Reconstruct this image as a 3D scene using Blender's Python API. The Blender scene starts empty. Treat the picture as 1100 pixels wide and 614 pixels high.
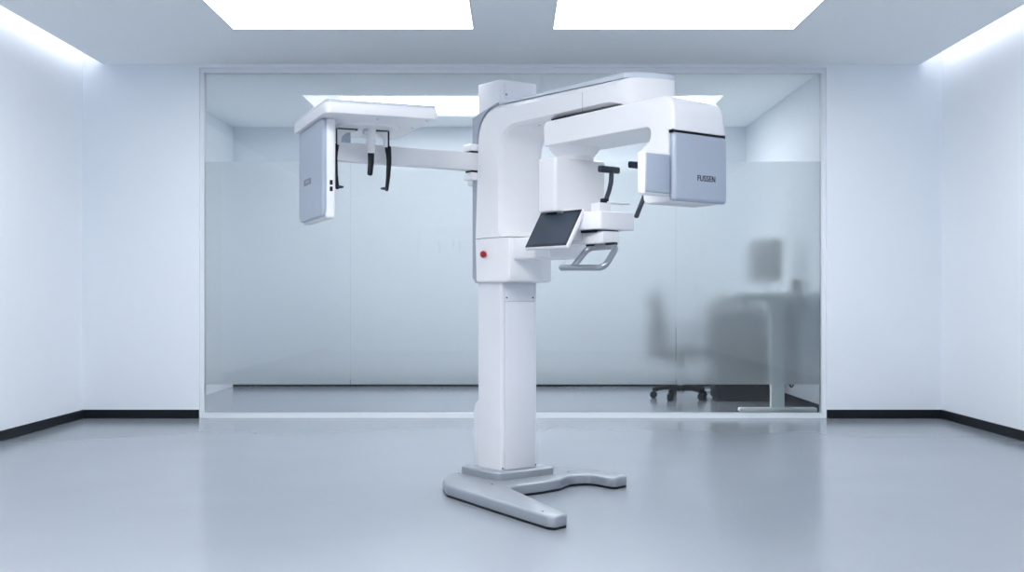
import bpy, bmesh, math
from mathutils import Vector, Matrix
PI = math.pi
scn = bpy.context.scene
COL = scn.collection

# ------------------------------------------------------------------ materials
def principled(name, color, rough=.4, metal=0., spec=.5, coat=0., emit=None, estr=0., noise=0., nscale=30., rnoise=0., bump=0.):
    m = bpy.data.materials.new(name); m.use_nodes = True
    nt = m.node_tree; b = nt.nodes['Principled BSDF']
    b.inputs['Base Color'].default_value = (*color, 1)
    b.inputs['Roughness'].default_value = rough
    b.inputs['Metallic'].default_value = metal
    b.inputs['Specular IOR Level'].default_value = spec
    b.inputs['Coat Weight'].default_value = coat
    b.inputs['Coat Roughness'].default_value = .08
    if emit:
        b.inputs['Emission Color'].default_value = (*emit, 1)
        b.inputs['Emission Strength'].default_value = estr
    if noise or rnoise or bump:
        tc = nt.nodes.new('ShaderNodeTexCoord'); n = nt.nodes.new('ShaderNodeTexNoise')
        n.inputs['Scale'].default_value = nscale; n.inputs['Detail'].default_value = 5
        nt.links.new(tc.outputs['Object'], n.inputs['Vector'])
        if noise:
            r = nt.nodes.new('ShaderNodeMapRange')
            r.inputs['To Min'].default_value = 1-noise; r.inputs['To Max'].default_value = 1+noise
            nt.links.new(n.outputs['Fac'], r.inputs['Value'])
            mx = nt.nodes.new('ShaderNodeVectorMath'); mx.operation = 'SCALE'
            mx.inputs[0].default_value = color
            nt.links.new(r.outputs['Result'], mx.inputs['Scale'])
            nt.links.new(mx.outputs['Vector'], b.inputs['Base Color'])
        if rnoise:
            r2 = nt.nodes.new('ShaderNodeMapRange')
            r2.inputs['To Min'].default_value = rough-rnoise; r2.inputs['To Max'].default_value = rough+rnoise
            nt.links.new(n.outputs['Fac'], r2.inputs['Value']); nt.links.new(r2.outputs['Result'], b.inputs['Roughness'])
        if bump:
            bp = nt.nodes.new('ShaderNodeBump'); bp.inputs['Strength'].default_value = bump
            bp.inputs['Distance'].default_value = .002
            nt.links.new(n.outputs['Fac'], bp.inputs['Height']); nt.links.new(bp.outputs['Normal'], b.inputs['Normal'])
    return m

def emission(name, color, strength):
    m = bpy.data.materials.new(name); m.use_nodes = True
    nt = m.node_tree; nt.nodes.clear()
    o = nt.nodes.new('ShaderNodeOutputMaterial'); e = nt.nodes.new('ShaderNodeEmission')
    e.inputs['Color'].default_value = (*color, 1); e.inputs['Strength'].default_value = strength
    nt.links.new(e.outputs[0], o.inputs[0])
    return m

def clear_glass():
    m = bpy.data.materials.new('clear_glass'); m.use_nodes = True
    nt = m.node_tree; nt.nodes.clear()
    o = nt.nodes.new('ShaderNodeOutputMaterial')
    t = nt.nodes.new('ShaderNodeBsdfTransparent'); t.inputs['Color'].default_value = (.955, .972, .975, 1)
    g = nt.nodes.new('ShaderNodeBsdfGlossy'); g.inputs['Roughness'].default_value = 0.
    f = nt.nodes.new('ShaderNodeFresnel'); f.inputs['IOR'].default_value = 1.46
    mx = nt.nodes.new('ShaderNodeMixShader')
    nt.links.new(f.outputs[0], mx.inputs[0]); nt.links.new(t.outputs[0], mx.inputs[1]); nt.links.new(g.outputs[0], mx.inputs[2])
    nt.links.new(mx.outputs[0], o.inputs[0])
    return m

def frosted():
    m = bpy.data.materials.new('frosted_film'); m.use_nodes = True
    nt = m.node_tree; nt.nodes.clear()
    o = nt.nodes.new('ShaderNodeOutputMaterial')
    r = nt.nodes.new('ShaderNodeBsdfRefraction'); r.distribution = 'BECKMANN'
    r.inputs['Color'].default_value = (.97, .98, .985, 1)
    r.inputs['Roughness'].default_value = FROST_R; r.inputs['IOR'].default_value = 1.35
    d = nt.nodes.new('ShaderNodeBsdfDiffuse'); d.inputs['Color'].default_value = (.85, .895, .92, 1)
    mx = nt.nodes.new('ShaderNodeMixShader'); mx.inputs[0].default_value = FROST_D
    tl = nt.nodes.new('ShaderNodeBsdfTranslucent'); tl.inputs['Color'].default_value = (.92, .95, .965, 1)
    m2 = nt.nodes.new('ShaderNodeMixShader'); m2.inputs[0].default_value = FROST_T
    nt.links.new(d.outputs[0], m2.inputs[1]); nt.links.new(tl.outputs[0], m2.inputs[2])
    nt.links.new(r.outputs[0], mx.inputs[1]); nt.links.new(m2.outputs[0], mx.inputs[2])
    nt.links.new(mx.outputs[0], o.inputs[0])
    return m
FROST_R, FROST_D, FROST_T = .30, .32, .55

M = dict(
    wall=principled('white_wall_paint', (.785, .822, .868), .55, noise=.012, nscale=3., bump=.03),
    ceil=principled('ceiling_paint', (.93, .955, .97), .7, noise=.01, nscale=2.),
    floor=principled('polished_grey_floor', (.24, .27, .308), .19, spec=.55, noise=.05, nscale=1.6),
    base=principled('black_baseboard', (.006, .009, .012), .5, spec=.22),
    frame=principled('white_frame', (.74, .78, .82), .35),
    plastic=principled('white_plastic', (.88, .87, .88), .3, coat=.2),
    plastic2=principled('warm_white_plastic', (.86, .855, .87), .4),
    silver=principled('silver_lacquer', (.27, .297, .333), .3, metal=.3, coat=.2),
    shell=principled('grey_shell_lacquer', (.36, .40, .455), .35, metal=.2),
    grey=principled('grey_blue_panel', (.40, .45, .53), .38, metal=.15),
    sgrey=principled('light_grey_plastic', (.60, .645, .70), .4),
    alu=principled('brushed_grey_metal', (.36, .39, .43), .28, metal=.8),
    black=principled('black_plastic', (.005, .007, .010), .45, spec=.25),
    dark=principled('charcoal_rubber', (.034, .042, .058), .5, spec=.3),
    seam=principled('seam_grey', (.30, .34, .40), .6), fine=principled('fine_joint_grey', (.50, .53, .58), .6),
    column=principled('column_lacquer', (.73, .735, .77), .35, coat=.1),
    screen=principled('dark_screen', (.042, .056, .080), .5, spec=.12),
    bezel=principled('black_bezel', (.010, .014, .022), .4, spec=.2),
    red=principled('red_button', (.36, .003, .006), .3),
    text=principled('dark_lettering', (.006, .010, .02), .5),
    badge=principled('grey_badge', (.17, .19, .24), .5),
    desk=principled('white_desk', (.90, .95, .94), .4),
    beige=principled('beige_door', (.45, .40, .34), .5),
    panel=emission('ceiling_light_glow', (.95, .975, 1.), 11.),
    panel3=emission('ceiling_light_glow_rear', (.97, .975, 1.), 12.),
    fill_right=emission('fill_glow_right', (.97, .975, 1.), 12.),
    fill_left=emission('fill_glow_left', (.985, .975, .985), 39.),
    cove=emission('cove_strip_glow', (1., .975, .99), 14.),
    glass=clear_glass(), film=frosted(),
    fabric=principled('black_fabric', (.012, .015, .020), .8), matblack=principled('matt_black_steel', (.006, .009, .012), .6, spec=.25),
    shade_grey=principled('shade_panel_grey', (.20, .23, .25), .6),
)

# ------------------------------------------------------------------ mesh helpers
def link(name, bm, mat, parent=None, loc=(0, 0, 0), rotz=0, smooth=True, angle=32, mats=None):
    bmesh.ops.recalc_face_normals(bm, faces=bm.faces[:])
    me = bpy.data.meshes.new(name); bm.to_mesh(me); bm.free()
    if smooth:
        for p in me.polygons: p.use_smooth = True
        me.set_sharp_from_angle(angle=math.radians(angle))
    me.materials.append(mat)
    for x in (mats or []): me.materials.append(x)
    o = bpy.data.objects.new(name, me); COL.objects.link(o)
    o.location = loc; o.rotation_euler = (0, 0, rotz)
    if parent: o.parent = parent
    return o

def bevel(bm, r, seg=3, ang=30):
    es = [e for e in bm.edges if len(e.link_faces) == 2 and e.calc_face_angle(0) > math.radians(ang)]
    if r > 0 and es:
        bmesh.ops.bevel(bm, geom=es, offset=r, segments=seg, profile=.5, affect='EDGES', clamp_overlap=True)

def box(x0, x1, y0, y1, z0, z1, r=0., seg=3, bm=None):
    b = bmesh.new()
    bmesh.ops.create_cube(b, size=1)
    for v in b.verts:
        v.co = Vector((x0+(v.co.x+.5)*(x1-x0), y0+(v.co.y+.5)*(y1-y0), z0+(v.co.z+.5)*(z1-z0)))
    bevel(b, r, seg)
    return merge(bm, b)

def merge(bm, b, mat=None):
    if mat is not None: b.transform(mat)
    if bm is None: return b
    me = bpy.data.meshes.new('tmp'); b.to_mesh(me); b.free(); bm.from_mesh(me); bpy.data.meshes.remove(me)
    return bm

def round_poly(pts, n=6, rmin=0.):
    """pts: (a, b, radius) corners; returns the outline with rounded corners."""
    out = []; N = len(pts)
    for i in range(N):
        p = Vector(pts[i][:2]); r = pts[i][2] if len(pts[i]) > 2 else 0
        a = Vector(pts[i-1][:2]); c = Vector(pts[(i+1) % N][:2])
        if r <= max(rmin, 1e-6): out.append(p); continue
        d1 = (a-p); d2 = (c-p); l1, l2 = d1.length, d2.length; d1.normalize(); d2.normalize()
        ang = d1.angle(d2); t = min(r/math.tan(ang/2), l1*.49, l2*.49)
        p1 = p+d1*t; p2 = p+d2*t
        for k in range(n+1):
            s = k/n; out.append((1-s)**2*p1 + 2*s*(1-s)*(p*.78+(p1+p2)*.11) + s*s*p2)
    return out

def inset_poly(P, d):
    """offset a closed outline inwards; d is a number or one number per vertex"""
    N = len(P); area = sum(P[i].x*P[(i+1) % N].y-P[(i+1) % N].x*P[i].y for i in range(N))
    sg = 1 if area > 0 else -1; out = []
    for i in range(N):
        a, p, c = P[i-1], P[i], P[(i+1) % N]
        e1 = (p-a); e2 = (c-p)
        if e1.length < 1e-9: e1 = e2
        if e2.length < 1e-9: e2 = e1
        e1 = e1.normalized(); e2 = e2.normalized()
        n1 = Vector((-e1.y, e1.x))*sg; n2 = Vector((-e2.y, e2.x))*sg
        n = n1+n2; n = n/max(.35, n.dot(n)/2) if n.length > 1e-6 else n1
        dd = d[i] if isinstance(d, (list, tuple)) else d
        out.append(p+n*dd)
    return out

def loft(slices):
    bm = bmesh.new(); rings = [[bm.verts.new(p) for p in s] for s in slices]
    n = len(rings[0])
    for a, b in zip(rings[:-1], rings[1:]):
        for i in range(n):
            j = (i+1) % n
            bm.faces.new((a[i], a[j], b[j], b[i]))
    c0 = bm.faces.new(rings[0][::-1]); c1 = bm.faces.new(rings[-1])
    bm.normal_update()
    if n > 8: bmesh.ops.triangulate(bm, faces=[c0, c1], ngon_method='EAR_CLIP')
    return bm

def prism_z(poly, z0, z1, r_top=0., r_bot=0., seg=3):
    """plan outline (x, y) extruded up with rounded rims"""
    S = []
    def ring(z, d): S.append([Vector((p.x, p.y, z)) for p in (inset_poly(poly, d) if d else poly)])
    if r_bot:
        for k in range(seg+1):
            a = k/seg*PI/2; ring(z0+r_bot*(1-math.cos(a)), r_bot*(1-math.sin(a)))
    else: ring(z0, 0)
    if r_top:
        for k in range(seg+1):
            a = k/seg*PI/2; ring(z1-r_top*(1-math.sin(a)), r_top*(1-math.cos(a)))
    else: ring(z1, 0)
    return loft(S)

def prism_v(poly, v0, v1, r0=0., r1=0., seg=3, keep=None):
    """side outline (u, z) extruded along v with rounded rims"""
    S = []
    def ring(v, d): S.append([Vector((p.x, v, p.y)) for p in (inset_poly(poly, [0. if keep and keep(p) else d for p in poly]) if d else poly)])
    if r0:
        for k in range(seg+1):
            a = k/seg*PI/2; ring(v0+r0*(1-math.cos(a)), r0*(1-math.sin(a)))
    else: ring(v0, 0)
    if r1:
        for k in range(seg+1):
            a = k/seg*PI/2; ring(v1-r1*(1-math.sin(a)), r1*(1-math.cos(a)))
    else: ring(v1, 0)
    return loft(S)

def lathe(profile, n=32, axis='Z', at=(0, 0, 0), bm=None):
    """profile: (radius, height) list"""
    b = bmesh.new(); rings = []
    for r, h in profile:
        rings.append([b.verts.new((max(r, 1e-5)*math.cos(2*PI*i/n), max(r, 1e-5)*math.sin(2*PI*i/n), h)) for i in range(n)])
    for a, c in zip(rings[:-1], rings[1:]):
        for i in range(n): b.faces.new((a[i], a[(i+1) % n], c[(i+1) % n], c[i]))
    b.faces.new(rings[0][::-1]); b.faces.new(rings[-1])
    R = Matrix() if axis == 'Z' else (Matrix.Rotation(PI/2, 4, 'Y') if axis == 'X' else Matrix.Rotation(-PI/2, 4, 'X'))
    return merge(bm, b, Matrix.Translation(at) @ R)

def round_path(pts, r, n=6):
    P = [Vector(p) for p in pts]; out = [P[0]]
    for i in range(1, len(P)-1):
        a, p, c = P[i-1], P[i], P[i+1]; d1 = a-p; d2 = c-p
        t = min(r, d1.length*.49, d2.length*.49); d1.normalize(); d2.normalize()
        p1 = p+d1*t; p2 = p+d2*t
        for k in range(n+1):
            s = k/n; out.append((1-s)**2*p1+2*s*(1-s)*p+s*s*p2)
    out.append(P[-1]); return out

def tube(path, r, n=14, bm=None, flat=1., cap=True):
    """sweep a round (or flattened) section along a path, ends rounded"""
    P = [Vector(p) for p in path]; b = bmesh.new(); rings = []
    N = len(P); up = Vector((0, 0, 1)); prev = None
    seq = []
    for i in range(N):
        t = (P[min(i+1, N-1)]-P[max(i-1, 0)]).normalized()
        seq.append((P[i], t, r if not callable(r) else r(i/(N-1))))
    if cap:
        p, t, rr = seq[0]; q, s, ss = seq[-1]
        pre = [(p-t*rr*.6*math.sin(a), t, rr*math.cos(a)) for a in (1.25, .8, .4)]
        post = [(q+s*ss*.6*math.sin(a), s, ss*math.cos(a)) for a in (.4, .8, 1.25)]
        seq = pre+seq+post
    for p, t, rr in seq:
        if prev is None:
            x = t.cross(up)
            if x.length < .1: x = t.cross(Vector((0, 1, 0)))
        else: x = prev-t*prev.dot(t)
        x.normalize(); prev = x; y = t.cross(x)
        rings.append([b.verts.new(p+x*rr*math.cos(2*PI*k/n)+y*rr*flat*math.sin(2*PI*k/n)) for k in range(n)])
    for a, c in zip(rings[:-1], rings[1:]):
        for k in range(n): b.faces.new((a[k], a[(k+1) % n], c[(k+1) % n], c[k]))
    b.faces.new(rings[0][::-1]); b.faces.new(rings[-1])
    return merge(bm, b)

def lettering(name, body, size, mat, parent, matrix, sx=1., depth=.0008):
    cu = bpy.data.curves.new(name, 'FONT'); cu.body = body; cu.size = size; cu.extrude = depth
    cu.align_x = 'CENTER'; cu.align_y = 'CENTER'; cu.offset = size*.012; cu.space_character = 1.07
    t = bpy.data.objects.new(name+'_tmp', cu); COL.objects.link(t)
    dg = bpy.context.evaluated_depsgraph_get()
    me = bpy.data.meshes.new_from_object(t.evaluated_get(dg))
    bpy.data.objects.remove(t); me.name = name
    me.transform(matrix @ Matrix.Diagonal((sx, 1, 1, 1)))
    me.materials.clear(); me.materials.append(mat)
    o = bpy.data.objects.new(name, me); COL.objects.link(o); o.parent = parent
    return o

def tag(o, label, cat, group=None, kind=None):
    o['label'] = label; o['category'] = cat
    if group: o['group'] = group
    if kind: o['kind'] = kind
    return o

def thing(name, label, cat, loc=(0, 0, 0), rotz=0, group=None, kind=None):
    o = bpy.data.objects.new(name, None); COL.objects.link(o)
    o.location = loc; o.rotation_euler = (0, 0, rotz); o.empty_display_size = .1
    return tag(o, label, cat, group, kind)

def struct(name, bm, mat, label=None, cat=None, parent=None, smooth=False):
    o = link(name, bm, mat, parent, smooth=smooth)
    if not parent:
        o['kind'] = 'structure'
        if label: o['label'] = label; o['category'] = cat
    return o

# ------------------------------------------------------------------ camera
CAM_H = .977
cam_d = bpy.data.cameras.new('camera'); cam = bpy.data.objects.new('camera', cam_d); COL.objects.link(cam)
cam.location = (0, 0, CAM_H); cam.rotation_euler = (PI/2, 0, 0)
cam_d.sensor_width = 36; cam_d.lens = 36*1200/1100
cam_d.shift_x = -1/1100; cam_d.shift_y = 14/1100
cam_d.clip_start = .05; cam_d.clip_end = 100
scn.camera = cam

# ------------------------------------------------------------------ the room
D = 9.158; H = 2.9; Y0 = -2.6
XL, XR = -3.526, 3.518            # side walls
CL, CR = -3.358, 3.339            # ceiling edges, light coves beyond
OL, OR = -2.572, 2.572            # opening for the glass
TH = .14                          # thickness of the wall with the glass
YB = 12.50; BL, BR = -3.13, 2.605 # back room
HT = 3.12                         # top of the coves

struct('floor', box(XL-.2, XR+.2, Y0-.2, YB+.2, -.1, 0), M['floor'], 'polished grey floor of the room', 'floor')
WX = ((-1.983, -.284), (.290, 1.990)); WY = (1.7, 2.8)      # added deep wells hiding the fill lamps above the viewer
b = box(CL, CR, Y0, WY[0], H, H+.10); box(CL, CR, WY[1], D, H, H+.10, bm=b)
box(CL, WX[0][0], WY[0], WY[1], H, H+.10, bm=b); box(WX[0][1], WX[1][0], WY[0], WY[1], H, H+.10, bm=b); box(WX[1][1], CR, WY[0], WY[1], H, H+.10, bm=b)
for x0, x1 in WX:
    t_ = .01
    box(x0-t_, x0, WY[0]-t_, WY[1]+t_, H+.1, HT, bm=b); box(x1, x1+t_, WY[0]-t_, WY[1]+t_, H+.1, HT, bm=b)
    box(x0, x1, WY[0]-t_, WY[0], H+.1, HT, bm=b); box(x0, x1, WY[1], WY[1]+t_, H+.1, HT, bm=b)
struct('ceiling', b, M['ceil'], 'flat pale ceiling with light slots along both sides', 'ceiling')
struct('ceiling_cove', box(XL-.2, XR+.2, Y0-.2, D+TH, HT, HT+.1), M['wall'], 'hidden upper slab above the light slots', 'ceiling')
struct('wall_left', box(XL-.15, XL, Y0-.2, D+TH, 0, HT), M['wall'], 'plain white wall on the left side', 'wall')
struct('wall_right', box(XR, XR+.15, Y0-.2, D+TH, 0, HT), M['wall'], 'plain white wall on the right side', 'wall')
struct('wall_front', box(XL, XR, Y0-.15, Y0, 0, HT), M['wall'], 'white wall facing the machine, behind the viewer', 'wall')
b = box(XL, OL, D, D+TH, 0, HT); box(OR, XR, D, D+TH, 0, HT, bm=b); box(OL, OR, D, D+TH, 2.874, HT, bm=b)
struct('wall_back', b, M['wall'], 'white wall piers either side of the glass partition', 'wall')
bh, bt = .071, .012
struct('baseboard_left', box(XL, XL+bt, Y0, D, 0, bh), M['base'], 'black baseboard along the left wall', 'baseboard')
struct('baseboard_right', box(XR-bt, XR, Y0, D, 0, bh), M['base'], 'black baseboard along the right wall', 'baseboard')
struct('baseboard_back_left', box(XL+bt, OL, D-bt, D, 0, bh), M['base'], 'short black baseboard on the pier left of the glass', 'baseboard')
struct('baseboard_back_right', box(OR, XR-bt, D-bt, D, 0, bh), M['base'], 'short black baseboard on the pier right of the glass', 'baseboard')

# room behind the glass
struct('ceiling_rear', box(BL, BR, D+TH, YB, H, H+.1), M['ceil'], 'ceiling of the room behind the glass', 'ceiling')
struct('wall_rear', box(BL-.1, BR+.1, YB, YB+.12, 0, H+.1), M['wall'], 'far white wall seen through the frosted glass', 'wall')
struct('wall_rear_left', box(BL-.12, BL, D+TH, YB, 0, H+.1), M['wall'], 'left wall of the room behind the glass', 'wall')
struct('wall_rear_right', box(BR, BR+.12, D+TH, YB, 0, H+.1), M['wall'], 'right wall of the room behind the glass', 'wall')
struct('baseboard_rear', box(BL, BR, YB-bt, YB, 0, .08), M['base'], 'black baseboard along the far wall behind the glass', 'baseboard')
struct('baseboard_rear_right', box(BR-bt, BR, D+TH, YB-bt, 0, .08), M['base'], 'black baseboard behind the glass beside the desk', 'baseboard')

# beige door on the left wall, seen only mirrored in the glass
dr = bpy.data.objects.new('door_1', None); COL.objects.link(dr); dr['kind'] = 'structure'; dr.location = (XL, 5.6, 0)
struct('door_leaf', box(.0, .03, -.55, .50, .01, 2.80, .004), M['beige'], parent=dr)
link('door_handle', tube(round_path([(.03, -.46, 1.), (.075, -.46, 1.), (.075, -.34, 1.)], .02), .009), M['alu'], dr)

# glass partition: frame, four panes, frosted bands
win = bpy.data.objects.new('window_1', None); COL.objects.link(win); win['kind'] = 'structure'
win['label'] = 'glass partition of four frosted panes in a white frame'; win['category'] = 'glass partition'
gy = D+.06
b = box(OL, OL+.032, D+.03, D+.10, 0, 2.874); box(OR-.034, OR, D+.03, D+.10, 0, 2.874, bm=b)
box(OL+.032, OR-.034, D+.03, D+.10, 2.836, 2.874, bm=b); box(OL+.032, OR-.034, D+.02, D+.10, 0, .040, bm=b)
struct('frame', b, M['frame'], parent=win)
xs = [OL+.032]+[(px-551)/1200*gy for px in (376.2, 550.5, 726.3)]+[OR-.034]
for i in range(4):
    a, c = xs[i]+.002, xs[i+1]-.002
    struct('glass_pane', box(a, c, gy, gy+.010, .040, 2.836), M['glass'], parent=win)
    struct('frosted_film', box(a, c, gy+.0105, gy+.0135, .272, 2.112), M['film'], parent=win)

# ------------------------------------------------------------------ lamps of the place, plus added fill lamps
def ceiling_light(x0, x1, y0, y1, label, mat, z=H):
    t = thing('ceiling_light', label, 'ceiling light', ((x0+x1)/2, (y0+y1)/2, z), group='flush ceiling lights')
    w, l = (x1-x0)/2, (y1-y0)/2
    link('diffuser', box(-w, w, -l, l, -.006, 0), mat, t, smooth=False)
    f = box(-w-.012, w+.012, -l-.012, -l, -.008, 0); box(-w-.012, w+.012, l, l+.012, -.008, 0, bm=f)
    box(-w-.012, -w, -l, l, -.008, 0, bm=f); box(w, w+.012, -l, l, -.008, 0, bm=f)
    link('frame', f, M['frame'], t, smooth=False)
    return t
ceiling_light(-1.983, -.284, 6.72, 7.93, 'bright flush ceiling light above the left half of the glass', M['panel'])
ceiling_light(.290, 1.990, 6.72, 7.93, 'bright flush ceiling light above the right half of the glass', M['panel'])
ceiling_light(WX[0][0]+.02, WX[0][1]-.02, WY[0]+.02, WY[1]-.02, 'added unseen fill lamp recessed above the viewer on the left', M['fill_left'], HT)  # this and the next: unseen lamps added to light the machine's front
ceiling_light(WX[1][0]+.02, WX[1][1]-.02, WY[0]+.02, WY[1]-.02, 'added unseen fill lamp recessed above the viewer on the right', M['fill_right'], HT)
for nm, x0, x1, lab in (('left', CL+.002, CL+.02, 'left'), ('right', CR-.002, CR-.02, 'right')):
    a, c = min(x0, x1), max(x0, x1)
    o = link('cove_light', box(a, c, Y0+.2, D-.02, H+.101, H+.131), M['cove'], smooth=False)
    tag(o, 'linear cove light washing the %s wall' % lab, 'cove light', 'cove lights')
ceiling_light(-1.64, -.27, 10.60, 11.55, 'ceiling light behind the glass, on the left of the machine column', M['panel3'])
ceiling_light(.27, 1.64, 10.60, 11.55, 'ceiling light behind the glass, on the right of the machine column', M['panel3'])

# ------------------------------------------------------------------ the X-ray machine (u forward, v sideways, z up)
A_ = math.radians(37.8)
MO = Vector((-.0596, 5.726, 0))
mach = thing('dental_x_ray_machine', 'tall white panoramic dental X-ray machine standing on a grey forked base', 'X-ray machine', MO, A_-PI/2)
def part(name, bm, mat, parent=mach, **k): return link(name, bm, M[mat], parent, **k)

# base plate
base_pts = [(-.005, -.338, .09), (.45, -.396, 0), (.905, -.447, .03), (.945, -.432, .02), (.928, -.345, .03), (.50, -.215, 0), (.215, -.125, .10),
            (.222, .10, 0), (.205, .22, .05), (.145, .34, .06), (.165, .455, .08), (.30, .452, .05), (.352, .462, .025), (.338, .575, .03),
            (.14, .585, .10), (-.10, .45, .12), (-.29, .22, .10), (-.29, -.12, .10), (-.165, -.25, .06)]
bp = round_poly(base_pts, 7)
base = part('base_plate', prism_z(bp, .011, .060, .012, .003), 'silver')
part('base_gap_band', prism_z(inset_poly(bp, .002), 0, .0115), 'black', base)  # black band draws in the dark gap under the base plate
for u, v in ((.065, .397), (-.265, -.079), (.127, -.155), (.827, -.403)):
    part('bolt', lathe([(.006, .058), (.006, .0612), (.004, .0618)], 12, at=(u, v, 0)), 'dark', base)
cp = round_poly([(-.27, -.072, .03), (.070, -.072, .05), (.070, .305, .03), (-.27, .305, .03)], 6)
collar = part('column_collar', prism_z(cp, .058, .098, .008, 0), 'silver', base)

# column
col_p = round_poly([(-.207, 0, .012), (0, 0, .016), (0, .236, .012), (-.207, .236, .012)], 4)
column = part('column', prism_z(col_p, .095, 2.103, .004), 'column')
part('seam', box(-.002, .0012, .0195, .2165, .0985, 1.06), 'fine', column)
part('front_cover', box(-.002, .0035, .022, .214, .10, .962, .0015, 2), 'column', column)
part('upper_cover', box(-.002, .0030, .022, .214, .966, 1.06, .0015, 2), 'column', column)
part('top_cover', box(-.002, .0030, .022, .214, 1.98, 2.09, .0015, 2), 'column', column)
for v in (.032, .205):
    part('screw', lathe([(.0045, 0), (.0045, .0015)], 10, 'X', (.003, v, .984)), 'dark', column)
part('screw', lathe([(.0045, 0), (.0045, .0015)], 10, 'X', (.003, .030, 2.028)), 'dark', column)
for v in (.008, .226):
    part('screw', lathe([(.0045, 0), (.0045, .0015)], 10, 'X', (-.0005, v, .108)), 'dark', column)
rp = round_poly([(-.262, .095, 0), (-.205, .095, 0), (-.205, .455, 0), (-.245, .425, .01), (-.262, .385, .01)], 4)
part('rear_cover', prism_v(rp, .012, .224, .006, .006), 'column', column)

# carriage: lower housing
lp = round_poly([(-.190, 1.062, .016), (.090, 1.062, .016), (.090, 1.2895, 0), (-.190, 1.2895, 0)], 4)
carriage = part('carriage_housing', prism_v(lp, -.025, .26, .012, .012, keep=lambda p: p.y > 1.28), 'plastic')
part('front_panel', box(.0905, .096, -.018, .253, 1.068, 1.287, .003, 2), 'plastic', carriage)
btn = part('emergency_button', lathe([(.013, 0), (.013, -.006), (.0175, -.008), (.0185, -.014), (.015, -.021), (.007, -.0245), (0, -.025)], 24, 'Y', (-.107, -.025, 1.209)), 'red', carriage)
# C-shaped frame with the overhead arm
V0, V1 = -.025, .26
def nose(v, k=0.):
    d = v-V0; e = V1-v; t = d/(V1-V0)
    u = .925+.085*t+.030*math.sin(PI*t)
    for q, r in ((d, .075), (e, .06)):
        if q < r: u -= (r-math.sqrt(max(0, r*r-(r-q)**2)))*.9
    return u-k
def c_loft(pts, v0, v1, rim, inner, nslices=22):
    P = round_poly(pts, 9, rim)
    S = []
    vs = []
    for k in range(nslices+1): vs.append(v0+(v1-v0)*(.5-.5*math.cos(PI*k/nslices)))
    for v in vs:
        d = min(v-v0, v1-v)
        f = max(0., 1-d/rim)                     # straight chamfer of the rims
        ins = []
        for p in P:
            isin = p.y < 1.86 and p.x > .0 and not p.x > .9
            ins.append(0. if p.y < 1.2945 else (inner if isin else rim)*f)
        Q = inset_poly(P, ins)
        S.append([Vector((q.x-p.x+nose(v) if p.x > .9 else q.x, v, q.y)) for p, q in zip(P, Q)])
    return loft(S)
cpts = [(-.190, 1.293, .004), (.090, 1.293, .004), (.090, 1.303, .004), (.013, 1.300, .085), (.013, 1.852, .12), (.95, 1.842, .01), (.95, 1.966, .004), (-.190, 1.974, .16)]
cframe = part('c_frame', c_loft(cpts, V0, V1, .026, .008), 'plastic', angle=28)
# silver back shell and cap plate around the outside of the frame
P1 = round_poly(cpts, 9, .026)
arc = [p for p in P1 if p.x < .08 and p.y > 1.70]          # outer rounded corner of the frame
arc = sorted(arc, key=lambda p: p.x+p.y)
sh = [Vector((-.205, 1.062)), Vector((-.1905, 1.062))]+[p+Vector((-.0005, .001)) for p in arc if p.x < .0 and p.y > 1.7]+[Vector((-.012, 1.9752)), Vector((-.012, 1.983)), Vector((-.03, 1.981)), Vector((-.231, 1.930)), Vector((-.231, 1.092))]
S = []
for k in range(23):
    v = (V0+.010)+(V1-V0-.020)*(.5-.5*math.cos(PI*k/22))
    S.append([Vector((nose(v, .004) if p.x > .9 else p.x, v, p.y)) for p in sh])
shell = part('back_shell', loft(S), 'shell', cframe, angle=28)
cap = [Vector(p) for p in ((-.012, 1.9752), (.3, 1.972), (.6, 1.9695), (.95, 1.967), (.95, 1.983), (.947, 1.991), (.6, 1.987), (.3, 1.985), (-.012, 1.983))]
S = []
for k in range(23):
    v = (V0+.020)+(V1-V0-.040)*(.5-.5*math.cos(PI*k/22))
    S.append([Vector((nose(v, .95-p.x+.004) if p.x > .9 else p.x, v, p.y)) for p in cap])
part('cap_plate', loft(S), 'sgrey', cframe, angle=28)
for u, v in ((.235, .06), (.235, .10)):
    part('screw', lathe([(.005, 1.8435), (.005, 1.846)], 10, at=(u, v, -.0015)), 'seam', cframe)
part('seam', box(.655, .657, -.0256, -.0235, 1.850, 1.937), 'seam', cframe)

# rotating gantry: beam, drop head and dome in one housing
gp = [(.398, 1.829, .03), (1.264, 1.846, .155), (1.264, 1.6915, .002), (1.232, 1.6905, 0), (1.232, 1.388, .02), (1.085, 1.385, .025),
      (1.050, 1.612, .03), (1.122, 1.662, .03), (1.128, 1.717, .03), (.405, 1.710, .0)]
P = round_poly(gp, 8, .0195); S = []
gv0, gv1 = -.050, .290
for k in range(4):
    a = k/3*PI/2; S.append((gv0+.016*(1-math.cos(a)), .016*(1-math.sin(a))))
for k in range(8):
    a = k/7*PI/2; S.append((gv1-.055*(1-math.sin(a)), .055*(1-math.cos(a))))
gant = part('rotating_gantry', loft([[Vector((p.x, v, p.y)) for p in inset_poly(P, [d*(1. if q.y > 1.72 and q.x > .9 else .35) for q in P])] for v, d in S]), 'plastic', angle=30)
part('head_cover', box(1.228, 1.2655, -.046, .286, 1.392, 1.6825, .016, 4), 'grey', gant)
part('gap_shade_strip', box(1.226, 1.255, -.044, .282, 1.680, 1.6925), 'black', gant)  # shadow gap above the head cover, drawn as a black strip
lettering('brand_lettering', 'FUSSEN', .036, M['text'], gant,
          Matrix.Translation((1.2658, .150, 1.494)) @ Matrix(((0, 0, 1, 0), (1, 0, 0, 0), (0, 1, 0, 0), (0, 0, 0, 1))), sx=.90)
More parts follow.
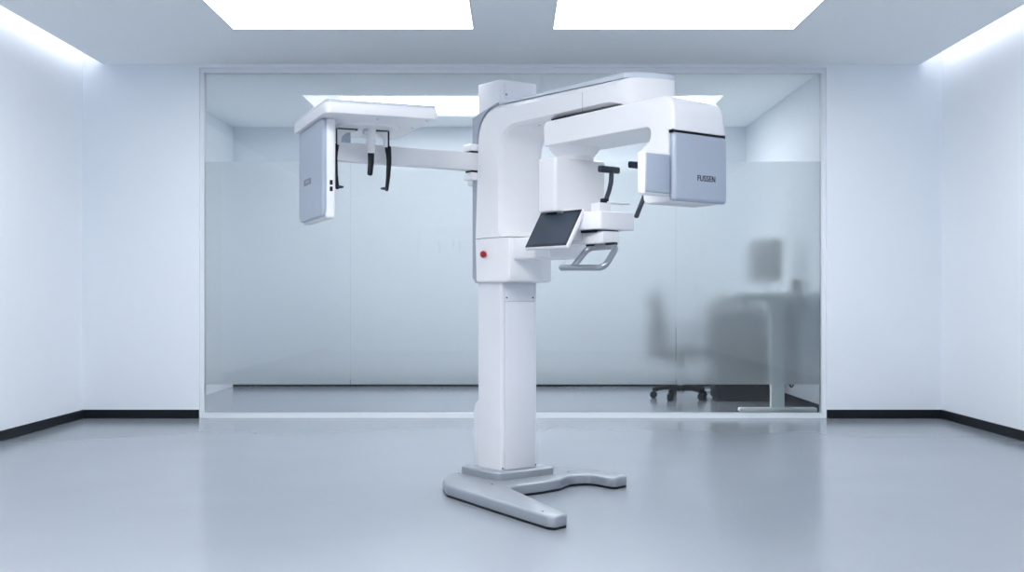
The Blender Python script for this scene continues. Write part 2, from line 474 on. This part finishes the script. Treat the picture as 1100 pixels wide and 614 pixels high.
sb = part('side_sensor_box', box(1.200, 1.244, -.205, -.045, 1.410, 1.592, .014, 4), 'plastic', gant)
part('sensor_window', box(1.236, 1.2485, -.196, -.052, 1.420, 1.584, .010, 3), 'grey', sb)
part('gap_shade_filler', prism_v([Vector(p) for p in ((.43, 1.815), (.93, 1.825), (.93, 1.8425), (.43, 1.8425))], -.0245, .255), 'black', gant)  # black filler stands in for the shade between arm and beam
# pivot neck and hanging sensor drum
part('pivot_neck', lathe([(.090, 1.650), (.090, 1.668), (.094, 1.672), (.110, 1.690), (.126, 1.712), (.126, 1.72)], 40, at=(.435, .122, 0)), 'plastic', gant)
drum_p = round_poly([(.352, -.048, .02), (.487, -.048, .018), (.487, .286, .03), (.352, .286, .02)], 5)
part('sensor_drum', prism_z(drum_p, 1.395, 1.655, .012, .008), 'plastic', gant)

# patient support
sup = part('support_arm', box(.085, .385, .0, .236, 1.177, 1.285, .010, 3), 'plastic')
part('support_neck', box(.25, .700, .062, .172, 1.2365, 1.296, .008, 3), 'plastic', sup)
shp = round_poly([(.36, .004, .02), (.625, .0, .03), (.712, .042, .012), (.712, .258, .01), (.36, .258, .02)], 5)
shelf = part('chin_shelf', prism_z(shp, 1.303, 1.387, .006, .006), 'plastic')
part('shelf_spacer', box(.30, .66, .05, .20, 1.290, 1.306), 'black', shelf)
part('chin_bracket', box(.60, .66, .076, .155, 1.385, 1.432, .006), 'plastic2', shelf)
part('chin_rest', box(.60, .655, .140, .285, 1.431, 1.440, .004), 'plastic2', shelf)
def temple(u, path, tv0, tv1, tz, clamp):
    r = part('temple_support', tube([(u, a, z) for a, z in path], .0130, 12, flat=.8), 'dark')
    part('temple_pad', box(u-.012, u+.012, tv0, tv1, tz-.016, tz+.016, .008, 3), 'dark', r)
    if clamp: part('rod_clamp', box(u-.015, u+.015, path[0][0]-.016, path[0][0]+.016, path[0][1]-.01, path[0][1]+.020, .004), 'black', r)
temple(.63, [(.138, 1.435), (.150, 1.455), (.168, 1.495), (.180, 1.535), (.184, 1.59)], .102, .232, 1.594, True)
temple(.70, [(.280, 1.372), (.300, 1.410), (.328, 1.462), (.345, 1.50), (.352, 1.55), (.354, 1.605)], .232, .375, 1.617, False)
# touch screen
hd = Vector((0, .1, .171)); hl = hd.length; hd.normalize(); nd = Vector((0, -hd.z, hd.y))
TM = Matrix(((1, 0, 0, .474), (0, hd.y, nd.y, -.05), (0, hd.z, nd.z, 1.3115), (0, 0, 0, 1)))
def tb(*a, **k): b = box(*a, **k); b.transform(TM); return b
tab = part('touch_screen', tb(-.158, .158, -.105, .105, -.024, 0, r=.008), 'plastic')
part('screen_glass', tb(-.152, .152, -.099, .099, -.002, .0012, r=.0008, seg=1), 'bezel', tab)
part('display', tb(-.142, .142, -.086, .083, .0010, .0018), 'screen', tab)
lettering('screen_lettering', 'FUSSEN', .0115, M['sgrey'], tab, TM @ Matrix.Translation((0, .0905, .0013)), sx=1.1, depth=.0003)
part('screen_bracket', box(.42, .56, -.035, .09, 1.255, 1.325, .008), 'plastic', tab)
# grab handle
hp = round_path([(.500, -.02, 1.126), (.800, -.02, 1.120), (.775, .085, 1.221), (.575, .085, 1.221), (.575, -.012, 1.128)], .04, 8)
hnd = part('grab_handle', tube(hp, .0145, 18), 'alu')
for u in (.60, .735): part('handle_mount', box(u-.03, u+.03, .072, .098, 1.226, 1.240, .003), 'black', hnd)

# cephalometric arm and unit
dv = Vector((-.065, -.753, 0)).normalized(); pv = Vector((-dv.y, dv.x, 0))
r0 = Vector((-.252, -.018, 0))
AM = Matrix(((dv.x, pv.x, 0, r0.x), (dv.y, pv.y, 0, r0.y), (0, 0, 1, 0), (0, 0, 0, 1)))
def ab(*a, **k): b = box(*a, **k); b.transform(AM); return b
arm = part('ceph_arm', ab(-.06, .84, 0, .075, 1.650, 1.742, r=.006), 'plastic')
part('arm_hinge', ab(-.06, .040, -.002, .077, 1.752, 1.788, r=.006), 'plastic', arm); part('arm_hinge', ab(-.06, .036, -.002, .077, 1.600, 1.640, r=.006), 'plastic', arm)
part('hinge_shim', ab(-.06, .030, .006, .069, 1.636, 1.756), 'black', arm)
part('rear_mount', box(-.33, -.19, .02, .22, 1.58, 1.80, .01), 'plastic', arm)
part('plate_post', ab(.72, .82, .005, .075, 1.738, 1.83, r=.004), 'grey', arm)
psi = math.radians(22+52.2)
CA = Vector((.068, -1.049, 0))
CM = Matrix(((math.cos(psi), -math.sin(psi), 0, CA.x), (math.sin(psi), math.cos(psi), 0, CA.y), (0, 0, 1, 0), (0, 0, 0, 1)))
def cpart(name, bm, mat, parent=mach, **k): bm.transform(CM); return link(name, bm, M[mat], parent, **k)
pp = round_poly([(0, 0, .035), (.535, 0, .018), (.535, .73, .02), (0, .73, .02)], 6)
plate = cpart('ceph_plate', prism_z(pp, 1.818, 1.868, .006, .004), 'plastic')
cpart('plate_lid', prism_z(inset_poly(pp, .006), 1.866, 1.882, .004), 'sgrey', plate)
cpart('turntable', lathe([(.15, 1.806), (.155, 1.819)], 48, at=(.285, .36, 0)), 'plastic', plate)
for p, q in ((.50, .06), (.50, .30), (.27, .10)):
    cpart('screw', lathe([(.005, 1.8165), (.005, 1.8185)], 10, at=(p, q, 0)), 'seam', plate)
sp = cpart('ceph_sensor_panel', box(.038, .085, .150, .690, 1.352, 1.818, .012, 3), 'plastic')
def qz(poly, p0, p1, r): 
    b = loft([[Vector((p, a.x, a.y)) for a in (inset_poly(poly, d) if d else poly)] for p, d in ((p0, r), (p0+r, 0), (p1, 0))]); return b
fp = round_poly([(.150, 1.362, .04), (.690, 1.362, .04), (.690, 1.816, .002), (.150, 1.816, .002)], 6)
cpart('sensor_cover', qz(fp, .020, .040, .006), 'grey', sp)
bq = round_poly([(.40, 1.535, .006), (.565, 1.535, .006), (.565, 1.566, .006), (.40, 1.566, .006)], 3)
cpart('badge', qz(bq, .0188, .0205, .0003), 'badge', sp)
lettering('badge_lettering', 'FUSSEN', .018, M['grey'], sp, CM @ Matrix.Translation((.0186, .4825, 1.5505)) @ Matrix(((0, 0, -1, 0), (-1, 0, 0, 0), (0, 1, 0, 0), (0, 0, 0, 1))), sx=1.25, depth=.0002)
for z in (1.478, 1.508):
    cpart('port', box(.056, .070, .1485, .152, z, z+.022, .001, 1), 'black', sp)
# ear rods and nasion rod below the plate
def ear(p, q, s):
    r = cpart('ear_rod', tube([(p, q, 1.815), (p, q, 1.74), (p-s*.004, q, 1.70)], .0125, 10, flat=.5), 'black')
    cpart('rod_blade', tube([(p-s*.006, q, 1.725), (p-s*.010, q, 1.66), (p-s*.006, q, 1.585), (p+s*.002, q, 1.515)], lambda t: .015-.006*t, 12, flat=.7), 'black', r)
    pr = [(.006, 0), (.008, .006), (.007, .018), (.004, .032)] if s > 0 else [(.004, -.032), (.007, -.018), (.008, -.006), (.006, 0)]
    cpart('ear_plug', lathe(pr, 14, 'X', (p, q, 1.522)), 'dark', r)
    bq = [(0, 0), (.09, 0), (.09, -.012), (.045, -.018), (.022, -.04), (.014, -.08), (0, -.08)]
    b = loft([[Vector((p+s*a, qq, 1.805+z)) for a, z in bq] for qq in (q-.012, q+.012)])
    cpart('rod_bracket', b, 'plastic', r, smooth=False)
    cpart('slide_rail', box(min(p, p+s*.10), max(p, p+s*.10), q-.016, q+.016, 1.800, 1.806), 'dark', r)
ear(.141, .37, 1); ear(.392, .37, -1)
nr = cpart('nasion_rod', tube([(.300, .33, 1.812), (.300, .33, 1.75), (.300, .33, 1.695)], lambda t: .025-.004*t, 18, flat=.6), 'plastic')
cpart('rod_tip', tube([(.300, .33, 1.705), (.300, .33, 1.64), (.293, .325, 1.585)], lambda t: .017-.004*t, 14, flat=.6), 'black', nr)
cpart('rod_hinge', lathe([(.014, 0), (.014, .02)], 16, 'X', (.262, .33, 1.79)), 'sgrey', nr)

# ------------------------------------------------------------------ behind the glass: desk and things
DX, DY = 2.213, 9.272
desk = thing('standing_desk', 'white standing desk on T-shaped legs behind the frosted glass', 'desk', (DX, DY, 0))
link('tabletop', box(-.345, .332, 0, 2.0, .996, 1.034, .006), M['desk'], desk)
for y in (.065, 1.90):
    cb = loft([[Vector((a, y+yy, z)) for a, z in ((-.258, .982), (-.09, .962), (.09, .962), (.258, .982), (.258, .9965), (-.258, .9965))] for yy in (-.03, .05)])
    link('crossbar', cb, M['desk'], desk, smooth=False)
    lg = link('leg', box(-.064, .058, y-.03, y+.04, .50, .965, .004), M['desk'], desk)
    link('lower_column', box(-.058, .052, y-.025, y+.035, .05, .52, .004), M['desk'], lg)
    link('foot', box(-.328, .322, y-.045, y+.045, .036, .072, .014), M['desk'], lg)
    for gx in (-.29, .285): link('levelling_glide', lathe([(.02, 0), (.02, .008), (.008, .012), (.008, .04)], 16, at=(gx, y, 0)), M['alu'], lg)
link('shade_panel', box(-.30, .32, 1.83, 1.85, .34, .90, .003), M['shade_grey'], desk)  # added dark board standing in for the shade under the desk
mon = thing('computer_monitor', 'dark computer monitor on the white desk, turned to the chair', 'monitor', (2.322, 10.28, 1.034), math.radians(13.5))
sc_ = box(-.022, .022, -.30, .30, .10, .485, .008); link('screen_housing', sc_, M['matblack'], mon)
link('display', box(-.0245, -.021, -.288, .288, .115, .473), M['bezel'], mon)
link('stand', box(.015, .045, -.03, .03, .01, .30, .004), M['sgrey'], mon)
link('foot', box(-.09, .11, -.12, .12, 0, .012, .004), M['sgrey'], mon)
o = link('pen_cup', lathe([(.038, 0), (.042, .002), (.044, .105), (.041, .105), (.038, .01)], 24), M['black'], loc=(2.415, 9.50, 1.034)); tag(o, 'black pen cup at the near right of the desk', 'cup')
mg = lathe([(.018, 0), (.021, .003), (.021, .045), (.018, .045), (.017, .006)], 24)
tube(round_path([(.019, 0, .036), (.036, 0, .034), (.036, 0, .012), (.019, 0, .010)], .01), .003, 8, bm=mg)
o = link('espresso_mug', mg, M['plastic'], loc=(2.318, 9.40, 1.034)); tag(o, 'small white mug beside the black pen cup on the desk', 'mug')

# office chair
ch = thing('office_chair', 'black office swivel chair on a five-star castor base behind the frosted glass', 'chair', (1.645, 10.97, 0), math.radians(6))
st = lathe([(.035, .06), (.035, .11), (.026, .12), (.022, .38)], 20)
link('gas_column', st, M['sgrey'], ch)
for k in range(5):
    a = math.radians(k*72+18); ex, ey = .262*math.cos(a), .262*math.sin(a)
    lg = link('leg', tube([(.02*math.cos(a), .02*math.sin(a), .105), (ex*.6, ey*.6, .11), (ex, ey, .085)], lambda t: .030-.008*t, 10), M['matblack'], ch)
    w = lathe([(.024, -.026), (.035, -.022), (.035, -.004), (.014, -.003), (.014, .003), (.035, .004), (.035, .022), (.024, .026)], 18, 'Y')
    link('caster', w, M['matblack'], lg, loc=(ex, ey, .035), rotz=a)
seat_p = round_poly([(-.24, -.23, .09), (.25, -.24, .09), (.25, .24, .09), (-.24, .23, .09)], 6)
link('seat', prism_z(seat_p, .42, .51, .03, .03), M['fabric'], ch)
link('seat_mechanism', box(-.12, .12, -.09, .09, .37, .425, .01), M['black'], ch)
S = []
for k in range(9):
    t = k/8; z = .52+.50*t; x = -.24-.05*t+.05*math.sin(PI*t*.9); w = .20+.035*math.sin(PI*t)-.03*t
    S.append([Vector((x+a, y, z)) for a, y in ((-.025, -w), (.022, -w*.96), (.034, -w*.5), (.034, w*.5), (.022, w*.96), (-.025, w), (-.035, w*.5), (-.035, -w*.5))])
link('backrest', loft(S), M['fabric'], ch, angle=60)
link('back_bar', tube(round_path([(-.10, 0, .40), (-.29, 0, .42), (-.31, 0, .70)], .06), .02, 10), M['black'], ch)
for s in (-1, 1):
    link('armrest', tube(round_path([(.02, s*.22, .43), (.02, s*.29, .45), (.02, s*.29, .66)], .03), .014, 10, bm=box(-.11, .13, s*.29-.035, s*.29+.035, .655, .69, .012)), M['black'], ch)
# black pedestal under the desk
pd = thing('drawer_pedestal', 'black drawer pedestal under the white desk', 'cabinet', (2.215, 10.88, 0))
link('body', box(-.24, .24, -.20, .20, .0, .56, .006), M['matblack'], pd)
for z0, z1 in ((.02, .24), (.245, .395), (.40, .55)):
    d_ = link('drawer', box(-.256, -.238, -.195, .195, z0, z1, .003), M['matblack'], pd)
    link('handle', box(-.264, -.255, -.06, .06, (z0+z1)/2-.006, (z0+z1)/2+.006, .002), M['dark'], d_)
# loose cable hanging by the wall
o = link('power_cable', tube(round_path([(2.56, 10.2, .96), (2.56, 10.2, .5), (2.515, 10.18, .215), (2.545, 10.2, .16), (2.575, 10.22, .22), (2.592, 10.22, .30)], .05, 6), .008, 8), M['black'])
tag(o, 'black power cable looping down beside the desk leg to the wall', 'cable')

# ------------------------------------------------------------------ world and colour
w = bpy.data.worlds.new('world'); scn.world = w; w.use_nodes = True
w.node_tree.nodes['Background'].inputs[0].default_value = (.6, .7, .8, 1)
w.node_tree.nodes['Background'].inputs[1].default_value = .05
scn.view_settings.view_transform = 'Standard'; scn.view_settings.look = 'None'
scn.view_settings.exposure = .07; scn.view_settings.gamma = 1.; scn.view_settings.use_curve_mapping = False
cy = scn.cycles
cy.use_denoising = True
try: cy.denoiser = 'OPENIMAGEDENOISE'
except Exception: pass
cy.max_bounces = 14; cy.diffuse_bounces = 8; cy.glossy_bounces = 6; cy.transmission_bounces = 10; cy.transparent_max_bounces = 16
cy.caustics_refractive = True; cy.caustics_reflective = False; cy.sample_clamp_indirect = 5.; cy.blur_glossy = 1.
